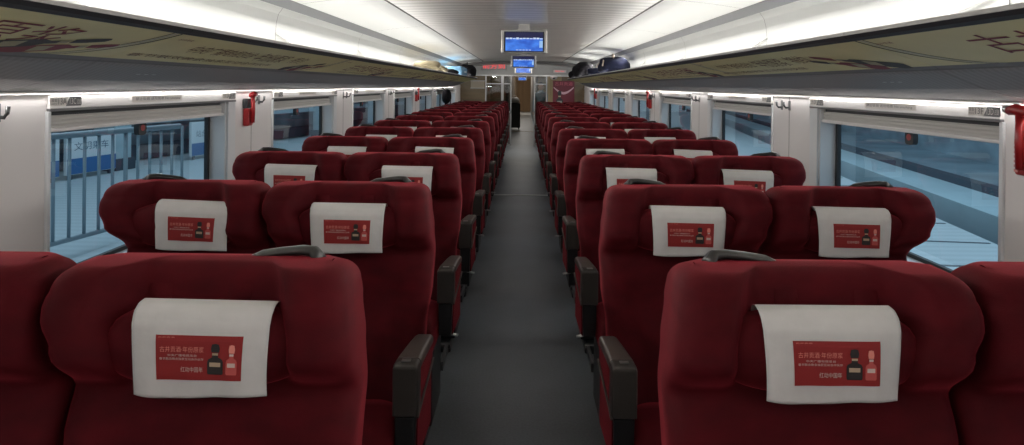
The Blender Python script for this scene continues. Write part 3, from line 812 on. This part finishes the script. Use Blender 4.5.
# vestibule shell
m = MB(); m.box(-1.6, -1.55, YB, 26, 0, 2.1); m.box(-1.6, -.5, 25.95, 26, 0, 2.1); struct(m.build('wall_left_2', wood))
m = MB(); m.box(-.97, -.93, YB+.1, 23, 0, 1.95); struct(m.build('wall_left_3', wood))
m = MB(); m.box(-1.5, -.5, 22.95, 23.0, 0, 1.95); struct(m.build('wall_left_4', wood))
m = MB(); m.box(1.55, 1.6, YB, 26, 0, 2.1); m.box(.5, 1.6, 25.95, 26, 0, 2.1); struct(m.build('wall_right_2', wood2))
m = MB(); m.box(-1.6, 1.6, YB+.1, 26, 2.06, 2.12); m.box(-.5, .5, 26, 46, 2.06, 2.12); struct(m.build('ceiling_3', mat('vest_ceiling', (.4, .37, .33), .5)))
m = MB(); m.box(-.52, -.46, 26, 46, 0, 2.1); struct(m.build('wall_left_5', mat('corr_wall_l', (.16, .13, .10), .5)))
m = MB(); m.box(.46, .52, 26, 46, 0, 2.1); struct(m.build('wall_right_3', mat('corr_wall_r', (.33, .31, .29), .5)))
m = MB(); m.box(-.5, .5, 45.9, 46, 0, 2.1); struct(m.build('wall_front_2', mat('far_brown', (.26, .17, .09), .5)))
# brown curtain strips at the far end
r = thing('door_curtain', (0.05, 45.7, 0), 'brown pleated curtain closing the far end of the corridor', 'curtain')
m = MB(); m.grid([[(x/60*.80-.40, .05*math.sin(x*1.1), z) for x in range(61)] for z in (.02, 1.95)]); m.build('drape', mat('curtain_brown', (.24, .155, .085), .8), r, smooth=True)
m = MB(); m.tube([(-.42, 0, 1.96), (.42, 0, 1.96)], .015, 8); m.build('rail', alum, r)
sx = screen(36, 'tiny blue screen seen through the doorway, smallest of all')
sx.location.x = -.02; sx.location.z -= .04
# LED board above the left partition
r = thing('led_board', (-.72, YB-.03, Z(.48)), 'dark ceiling board with red glowing characters, left above the bulkhead', 'display')
m = MB(); m.box(-.32, .32, -.02, .02, -.09, .09); m.build('housing', mat('board_grey', (.34, .33, .32), .4), r, bevel=.01)
v, f = fit_text('前方到', -.27, .27, -.055, .055)
redled = mat('led_red', (.2, .01, .01), .5, emit=(1, .07, .08), estr=1.1)
m = MB(); m.add([(p[0], -.0215, p[1]) for p in v], f); m.build('lettering', redled, r, fix=False)
r = thing('toilet_sign', (.93, YB-.03, Z(.375)), 'small white sign with red lettering right above the bulkhead', 'sign')
m = MB(); m.box(-.16, .16, -.01, .01, -.035, .035); m.build('sign_board', whitem, r, bevel=.004)
v, f = fit_text('厕所 WC', -.12, .12, -.02, .02); m = MB(); m.add([(p[0], -.0112, p[1]) for p in v], f); m.build('lettering', redled, r, fix=False)
r = thing('dome_camera', (.78, YB-.03, Z(.21)), 'white round security camera above the red poster', 'camera')
m = MB(); m.lathe([(.0, -.045), (.05, -.04), (.085, -.01), (.09, .02), (.085, .035), (0, .04)], (0, 0, 0), 18); m.build('dome_housing', whitem, r, smooth=True)
m = MB(); m.lathe([(0, -.035), (.025, -.03), (.035, 0), (.02, .02), (0, .025)], (0, -.065, 0), 12); m.build('lens', dark, r, smooth=True)
# red poster
r = thing('red_poster', (1.03, YB-.012, Z(-.20)), 'red poster with white ribbon and a dark bottle on the brown bulkhead', 'poster', None)
m = MB(); m.box(-.27, .27, -.004, .004, -.34, .34); sh = m.build('poster_sheet', mat('poster_red', (.13, .006, .018), .5), r)
m = MB(); m.grid([[(-.25+.05*i, -.0055, .16-.16*math.sin(PI*i/10)+.0), (-.25+.05*i, -.0055, .19-.13*math.sin(PI*i/10))] for i in range(11)]); m.build('ribbon', mat('poster_pale', (.6, .35, .38), .6), sh, fix=False)
body, neck, cap, lab = bottle2d()
for pl, mt, off in ((body, dark, -.006), (neck, adlabel, -.0065), (cap, dark, -.006), (lab, mat('poster_grey', (.3, .27, .24), .6), -.0066)):
    m = MB(); m.add([(-.10+p[0]*.36, off, -.33+p[1]*.42) for p in pl], [tuple(range(len(pl)))]); m.build('printed_bottle', mt, sh, fix=False)
v, f = fit_text('古井贡酒', -.22, .22, .22, .31); m = MB(); m.add([(p[0], -.006, p[1]) for p in v], f); m.build('lettering', mat('poster_text', (.55, .10, .14), .6), sh, fix=False)
r = thing('notice_board', (-1.12, YB-.01, Z(.02)), 'small framed notice on the brown wall left of the glass', 'notice')
m = MB(); m.box(-.17, .17, -.006, .006, -.08, .10); m.build('board', mat('notice_tan', (.30, .24, .17), .5), r); m = MB(); m.box(-.18, .18, -.01, -.004, .09, .105); m.box(-.18, .18, -.01, -.004, -.09, -.078); m.build('frame', alum, r)

# a passenger standing behind the right glass partition
def passenger(x, y, label):
    r = thing('person', (x, y, 0), label, 'person')
    J = {}; V = []; E = []; RAD = []
    def p(n, co, rad, par=None):
        J[n] = len(V); V.append(co); RAD.append(rad)
        if par: E.append((J[par], J[n]))
    p('pelvis', (0, 0, .86), .125); p('waist', (0, 0, .98), .115, 'pelvis'); p('chest', (0, .01, 1.14), .135, 'waist'); p('upper', (0, .01, 1.27), .11, 'chest')
    p('neck', (0, .0, 1.35), .05, 'upper'); p('jaw', (0, -.01, 1.42), .062, 'neck'); p('head', (0, -.005, 1.50), .082, 'jaw'); p('crown', (0, .005, 1.56), .06, 'head')
    for q, s_ in (('l', -1), ('r', 1)):
        p(q+'sh', (s_*.15, .01, 1.27), .06, 'upper'); p(q+'el', (s_*.20, .02, 1.03), .043, q+'sh'); p(q+'wr', (s_*.205, -.04, .82), .028, q+'el'); p(q+'pa', (s_*.205, -.05, .765), .030, q+'wr')
        p(q+'hip', (s_*.085, 0, .80), .095, 'pelvis'); p(q+'kn', (s_*.09, -.01, .45), .06, q+'hip'); p(q+'an', (s_*.095, .02, .08), .040, q+'kn'); p(q+'to', (s_*.10, -.11, .035), .035, q+'an')
    me = bpy.data.meshes.new('body'); me.from_pydata(V, E, []); o = bpy.data.objects.new('body', me); COL.objects.link(o); o.parent = r
    md = o.modifiers.new('skin', 'SKIN'); md.use_smooth_shade = True
    for i, v in enumerate(me.skin_vertices[0].data): v.radius = (RAD[i], RAD[i]*.85)
    me.skin_vertices[0].data[0].use_root = True
    o.modifiers.new('sub', 'SUBSURF').render_levels = 2
    me.materials.append(mat('jacket_blue_grey', (.17, .22, .27), .8))
    skin = mat('skin', (.42, .26, .19), .6)
    m = MB(); m.loft([[(.072*c*math.cos(2*PI*k/16), -.012+.082*c*math.sin(2*PI*k/16), z) for k in range(16)] for z, c in ((1.375, .35), (1.40, .72), (1.44, .95), (1.49, 1.06), (1.54, 1.0), (1.575, .75), (1.59, .3))])
    m.tube([(0, -.092, 1.49), (0, -.108, 1.46), (0, -.095, 1.452)], .011, 8); f_ = m.build('head', skin, r, smooth=True)
    for s_ in (-1, 1):
        m = MB(); m.lathe([(0, -.008), (.010, 0), (0, .008)], (s_*.028, -.090, 1.492), 8); m.build('eye', dark, f_)
        m = MB(); m.lathe([(0, -.028), (.012, -.01), (.014, .012), (0, .026)], (s_*.078, -.005, 1.475), 8); m.build('ear', skin, f_)
    m = MB(); m.tube([(-.022, -.090, 1.425), (0, -.094, 1.423), (.022, -.090, 1.425)], .005, 6); m.build('mouth', mat('lips', (.3, .10, .09), .6), f_)
    m = MB(); m.loft([[(.082*c*math.cos(2*PI*k/16), .008+.090*c*math.sin(2*PI*k/16), z) for k in range(16)] for z, c in ((1.46, .80), (1.50, 1.0), (1.55, 1.06), (1.59, .85), (1.612, .3))]); m.v = [(a, max(b, -.05 if c < 1.54 else -.1), c) for a, b, c in m.v]
    m.build('hair', mat('hair_black', (.012, .010, .009), .7), r, smooth=True)
    for s_ in (-1, 1):
        m = MB()
        for j in range(4):
            yy = -.075+.020*j; ln = (.060, .074, .070, .055)[j]
            m.tube([(s_*.205, yy, .762), (s_*.203, yy-.004, .762-ln*.5), (s_*.196, yy-.012, .762-ln)], [.0085, .008, .006], 6)
        m.tube([(s_*.195, -.075, .79), (s_*.185, -.098, .765), (s_*.183, -.104, .74)], [.011, .009, .007], 6)
        m.build('fingers', skin, r, smooth=True)
    m = MB()
    for s_ in (-1, 1): m.loft([[(s_*.09+rr*math.cos(2*PI*k/14), .004+rr*.95*math.sin(2*PI*k/14), z) for k in range(14)] for z, rr in ((.09, .062), (.45, .080), (.74, .108), (.84, .112))])
    m.build('trousers', mat('trousers_dark', (.02, .022, .03), .8), r, smooth=True)
    return r
passenger(.52, 22.2, 'person with black hair in blue-grey jacket standing behind the right glass partition')
# luggage standing in the passage
r = thing('black_suitcase', (-.26, 27.2, 0), 'tall black suitcase with a white bag on top, standing in the passage', 'suitcase')
m = MB(); m.box(-.19, .19, -.13, .13, .06, .92); m.build('shell', blackp, r, bevel=.04, seg=3)
m = MB()
for x in (-.14, .14): m.box(x-.02, x+.02, -.1, -.06, 0, .07); m.box(x-.02, x+.02, .06, .1, 0, .07)
m.build('wheels', dark, r, bevel=.008)
r = thing('white_bag', (-.26, 27.2, .92), 'white bag lying on the black suitcase in the passage', 'bag')
m = MB(); m.lathe([(.0, 0), (.13, .005), (.16, .06), (.14, .14), (.08, .19), (0, .20)], (0, 0, 0), 16); m.build('sack', whitem, r, smooth=True)
m = MB(); m.tube([(-.06, 0, .18), (-.03, 0, .26), (.03, 0, .26), (.06, 0, .18)], .01, 6); m.build('strap', whitem, r)

# ------------------------------------------------------------------ emergency hammers and coat hooks
def hammer_set(s, y, label):
    r = thing('emergency_hammer', (s*(W-.001), y, Z(-.10)), label, 'hammer')
    if s < 0: r.scale = (1, .72, .9)
    S = s
    m = MB(); x0, x1 = sorted((0, -S*.035)); m.box(x0, x1, -.045, .045, -.155, -.045); 
    m.build('holder', hammer, r, bevel=.008)
    m = MB()
    for i in range(7):
        z = -.145+.014*i; a, b = sorted((-S*.034, -S*.038)); m.box(a, b, .02, .04, z, z+.008)
    m.build('holder_ribs', mat('hammer_ribs', (.62, .25, .22), .5), r)
    m = MB(); m.tube([(-S*.045, 0, -.135), (-S*.047, 0, -.05), (-S*.046, 0, .03)], [.012, .013, .012], 10); m.build('grip', hammer, r, smooth=True)
    m = MB(); m.tube([(-S*.046, .050, .040), (-S*.046, .02, .044), (-S*.046, -.035, .036)], [.015, .018, .016], 10); hd_ = m.build('head', hammer, r, smooth=True)
    m = MB(); m.tube([(-S*.046, .045, .041), (-S*.046, .070, .045), (-S*.046, .085, .047)], [.015, .013, .004], 10); m.build('steel_tip', steel, hd_, smooth=True)
    m = MB(); x0, x1 = sorted((0, -S*.028)); m.box(x0, x1, -.05, .03, -.045, .015); m.build('bracket', dark, r, bevel=.004)
    m = MB(); m.add([(-S*.001, -.03, .052), (-S*.001, .03, .052), (-S*.001, .03, .08), (-S*.001, -.03, .08)], [(0, 1, 2, 3)]); m.build('sticker', platew, r, fix=False)
hammer_set(-1, 4.43, 'red emergency hammer on left wall right of the first window')
hammer_set(-1, 11.45, 'small distant red emergency hammer between far left windows')
hammer_set(1, 2.36, 'red emergency hammer at the right photo edge before the first window')
hammer_set(1, 9.42, 'red emergency hammer on the right wall midway down the car')
hammer_set(1, 16.4, 'tiny red emergency hammer on the right wall near the bulkhead')
def hook(s, y, label):
    r = thing('coat_hook', (s*W, y, Z(-.09)), label, 'hook', 'coat hooks between the windows')
    m = MB(); a, b = sorted((0, -s*.008)); m.box(a, b, -.012, .012, -.035, .022); m.build('back_plate', mat('hook_plate', (.22, .22, .22), .4, .6), r, bevel=.003)
    m = MB(); m.tube([(-s*.006, 0, -.018), (-s*.024, 0, -.020), (-s*.034, 0, -.008), (-s*.036, 0, .014)], [.006, .006, .006, .007], 8); m.build('prong', mat('hook_dark', (.15, .15, .15), .35, .8), r, smooth=True)
hk = ['nearest pier', 'pier after first window', 'pier after second window', 'pier after third window', 'pier after fourth window', 'pier after fifth window', 'pier after sixth window']
for s in (-1, 1):
    for k in range(0, 7):
        if s > 0 and k == 0: continue
        for j, yy in enumerate((2.21, 2.34)):
            if s < 0 and k == 0 and j == 0: continue
            hook(s, yy+WP*k, 'grey %s coat hook of the pair on the %s wall, %s' % ('nearer' if j == 0 else 'farther', 'left' if s < 0 else 'right', hk[k]))

# ------------------------------------------------------------------ things on the racks
def lumpy(rx, ry, rz, seed, n1=18, n2=22, amp=.12, p=.7):
    rr = random.Random(seed); ph = [rr.uniform(0, 6) for _ in range(6)]
    m = MB(); rings = []
    for i in range(n1):
        a = -PI/2+PI*i/(n1-1); row = []
        for k in range(n2):
            t = 2*PI*k/n2; c, s_ = math.cos(t), math.sin(t)
            d = 1+amp*(math.sin(3*t+ph[0])*math.cos(2*a+ph[1])+.5*math.sin(5*t+ph[2]+3*a))
            cp = math.cos(a)**p if math.cos(a) > 0 else 0
            row.append((rx*cp*math.copysign(abs(c)**.8, c)*d, ry*cp*math.copysign(abs(s_)**.8, s_)*d, rz+rz*math.copysign(abs(math.sin(a))**.8, math.sin(a))*(1 if a < 0 else d)))
        rings.append(row)
    m.loft(rings); return m
def shelf_z(x): return Z(.164-.109*(x-1.0))+.001
def rack_bag(name, x, y, dims, mt, label, seed, strap=True, rim=None):
    z = shelf_z(abs(x)-dims[0]*.8)
    r = thing(name, (x, y, z), label, 'bag')
    lumpy(dims[0], dims[1], dims[2]/2, seed).build('bag_body', mt, r, smooth=True)
    if strap:
        m = MB(); m.tube([(0, -.08, dims[2]*.93), (0, -.04, dims[2]*1.22), (0, .04, dims[2]*1.22), (0, .08, dims[2]*.93)], .012, 8); m.build('carry_handle', blackp if rim is None else rim, r, smooth=True)
    if rim:
        m = MB(); m.tube([(math.copysign(dims[0]*.95, -x), -dims[1]*.85, dims[2]*.5), (math.copysign(dims[0]*.8, -x), -dims[1]*.5, dims[2]*.80), (math.copysign(dims[0]*.7, -x), 0, dims[2]*.92), (math.copysign(dims[0]*.8, -x), dims[1]*.5, dims[2]*.80), (math.copysign(dims[0]*.95, -x), dims[1]*.85, dims[2]*.5)], .010, 8); m.build('piping', rim, r, smooth=True)
    return r
beige = mat('bag_beige', (.24, .20, .12), .8); navy_b = mat('bag_navy', (.012, .014, .030), .95, spec=.1); black_b = mat('bag_black', (.012, .011, .013), .95, spec=.1); ltblue = mat('bag_light_blue', (.13, .27, .40), .7)
rack_bag('cloth_bag', -1.22, 10.0, (.17, .22, .15), beige, 'beige lumpy cloth bag on the left rack, nearest of the left luggage', 1, False)
rack_bag('cloth_bag', -1.20, 10.95, (.16, .34, .12), mat('bag_khaki', (.20, .17, .10), .8), 'long khaki bundle on left rack behind the beige bag', 5, False)
rack_bag('black_pouch', -1.14, 12.4, (.12, .45, .09), black_b, 'flat black pouch on left rack before the light blue case', 2, False)
r = thing('blue_case', (-1.22, 14.2, shelf_z(1.05)), 'light blue flat case on left rack beside the black bag', 'case')
m = MB(); m.box(-.18, .18, -.65, .65, .0, .17); m.build('case_body', ltblue, r, bevel=.04, seg=3); m = MB(); m.tube([(.185, -.08, .08), (.205, -.05, .08), (.205, .05, .08), (.185, .08, .08)], .008, 6); m.build('handle', whitem, r)
rack_bag('black_bag', -1.13, 16.1, (.19, .75, .24), black_b, 'black bag with hanging strap at the far end of the left rack', 3, True)
rack_bag('navy_backpack', 1.20, 10.4, (.19, .48, .22), navy_b, 'navy blue backpack with pale piping on the right rack', 4, True, mat('piping_tan', (.35, .29, .24), .6))
rack_bag('small_navy_bag', 1.16, 12.2, (.14, .5, .13), navy_b, 'low navy bag on the right rack behind the backpack', 6, False)
rack_bag('black_coat', 1.14, 14.9, (.17, 1.0, .28), black_b, 'heap of black coats on the right rack near the bulkhead', 8, False)
rack_bag('black_pack', 1.10, 16.5, (.13, .4, .16), black_b, 'small black pack at the far end of the right rack', 9, False)
# black bag hanging on a left hook and dark cap lying on a seat top
r = thing('hanging_bag', (-1.43, 14.9+.0, Z(-.10)), 'round black bag hanging by the far left window', 'bag')
m = lumpy(.08, .30, .13, 11, amp=.06); m.v = [(a, b, c-.24) for a, b, c in m.v]; m.build('bag_body', black_b, r, smooth=True)
m = MB(); m.tube([(-.09, 0, .05), (-.05, -.04, .03), (0, -.1, -.03)], .012, 6); m.tube([(0, .0, -.2), (.0, -.12, -.30), (.0, -.14, -.36)], .03, 8); m.build('strap', black_b, r)

# ------------------------------------------------------------------ station outside (the train stands on a curve)
TANC = math.tan(math.radians(8.4)); ANG = math.radians(-8.4)
def outside(name, x0, label=None, cat=None):
    """a frame whose local +y runs along the curved platform, origin at x0 abreast of the camera"""
    o = bpy.data.objects.new(name, None); COL.objects.link(o); o.location = (x0, 0, 0); o.rotation_euler = (0, 0, ANG); o.empty_display_size = .1
    if label: tag(o, label, cat)
    return o
plat = stripes_mat('platform_tiles', (.40, .49, .53), (.52, .61, .65), 'Y', 1.6, .5, .4, noisev=(3, 3, 3))
conc = stripes_mat('station_wall', (.14, .19, .22), (.28, .35, .39), 'Y', .35, .6, .4, noisev=(.5, .9, 2.5))
bluef = mat('fence_blue_grey', (.26, .35, .40), .4, .2)
lightb = mat('pale_blue_wall', (.38, .52, .58), .6, noise=((.6, .6, 2), .15)); midb = mat('mid_blue', (.24, .34, .40), .6, noise=((.8, .8, 2), .3)); darkb = mat('dark_blue_grey', (.04, .065, .09), .7)
m = MB(); m.add([(-12, -4, -.02), (-1.75, -4, -.02), (-1.75, 45, -.02), (-12, 45, -.02)], [(0, 1, 2, 3)]); o = m.build('floor_3', plat); struct(o)
# left: railing
x0 = -3.93-TANC*6.87
r = outside('platform_fence', x0, 'blue-grey metal railing with upright bars outside the left window', 'fence')
m = MB(); m.tube([(0, 2, 1.03), (0, 8.6, 1.03)], .028, 8); m.tube([(0, 2, .12), (0, 8.6, .12)], .022, 8); m.build('rails', bluef, r, smooth=True)
for i in range(36):
    y = 2.0+i*.19
    m = MB(); m.tube([(0, y, 0.0 if i % 6 == 0 else .12), (0, y, 1.03)], .020 if i % 6 == 0 else .015, 8); m.build('upright_bar', bluef, r, smooth=True)
# left: advert boards low behind
def board(xl, yl, body, label):
    r = outside('platform_board', xl, label, 'sign'); 
    m = MB(); m.box(-.03, .03, yl, yl+1.15, .05, .72); bd = m.build('board', mat('board_white', (.62, .70, .74), .5), r, bevel=.01)
    m = MB(); m.box(.0305, .034, yl+.01, yl+1.14, .06, .30); m.build('blue_band', mat('board_blue', (.02, .14, .36), .5), r)
    m = MB(); m.box(-.02, .02, yl+.1, yl+.14, -.02, .05); m.box(-.02, .02, yl+1.0, yl+1.04, -.02, .05); m.build('feet', darkb, r)
    v, f = fit_text(body, 0, 1, 0, 1); m = MB(); m.add([(.031, yl+.16+.80*p[0], .42+.13*p[1]) for p in v], f); m.build('lettering', mat('board_navy', (.05, .12, .2), .5), r, fix=False)
    return r
xb = -7-TANC*12
for i, (yl, tx) in enumerate(((8.3, '站台候车'), (9.6, '安全出行'), (10.9, '和谐铁路'), (12.2, '文明乘车'), (15.6, '站台安全'), (16.9, '有序乘车'))):
    board(xb, yl, tx, ['nearest white and blue board beyond the railing', 'second white and blue board beyond the railing', 'third white and blue board beyond the railing', 'fourth white and blue board beyond the railing', 'white and blue board seen at the right of the left window', 'farthest white and blue board by the left window'][i])
def strip(x0, xa, xb_, za, zb, mt, nm='wall_outside', ya=-4, yb_=60):
    o = outside(nm, x0); m = MB(); m.box(xa, xb_, ya, yb_, za, zb); q = m.build(nm, mt); q.matrix_world = o.matrix_world.copy(); q.location = o.location; q.rotation_euler = o.rotation_euler
    bpy.data.objects.remove(o); q['kind'] = 'structure'; return q
strip(xb-1.0, -.3, 0, -.02, 4.2, conc, 'wall_left_outside')
strip(xb-1.0, 0, .5, .72, .82, lightb, 'trim_10'); strip(xb-1.0, 0, .25, 1.6, 1.75, lightb, 'trim_11'); strip(xb-1.0, 0, .12, .0, .28, darkb, 'trim_12')
for i in range(9):
    r = outside('platform_column', xb-.35, 'grey-blue %s platform column outside on the left' % ['first', 'second', 'third', 'fourth', 'fifth', 'sixth', 'seventh', 'eighth', 'ninth'][i], 'column'); r['group'] = 'platform columns'
    y = 9+4.6*i; m = MB(); m.box(-.22, .22, y, y+.45, -.02, 4.0); m.build('shaft', lightb, r, bevel=.04); m = MB(); m.box(-.26, .26, y-.04, y+.49, -.02, .18); m.build('plinth', darkb, r)
# right: tiles, dark trench stripe, low wall and far structures
XR = 3.57
m = MB(); m.add([(1.75, -4, -.02), (XR+TANC*-4, -4, -.02), (XR+TANC*50, 50, -.02), (1.75, 50, -.02)], [(0, 1, 2, 3)]); struct(m.build('floor_4', plat, fix=False))
strip(XR, 0, .55, -.35, -.30, darkb, 'floor_5'); strip(XR, .0, .03, -.35, -.06, darkb, 'trim_13')
strip(XR, .55, 1.3, -.35, .06, lightb, 'trim_14'); strip(XR, 1.3, 1.5, -.35, .16, darkb, 'trim_15')
strip(XR, 1.5, 3.2, -.35, .10, midb, 'trim_16'); strip(XR, 3.2, 3.5, -.3, .74, midb, 'wall_right_outside'); strip(XR, 3.15, 3.5, .74, .86, lightb, 'trim_17')
strip(XR, 3.9, 4.3, -.3, 4.2, conc, 'wall_right_outside_2'); strip(XR, 3.75, 3.9, 1.22, 1.36, lightb, 'trim_18')
for i in range(14):
    y = 1.0+1.15*i
    q = strip(XR, -1.72-.16*y, -.05, -.021, -.016, mat('tile_joint', (.07, .10, .12), .8), 'trim_%d' % (20+i), y, y+.05)
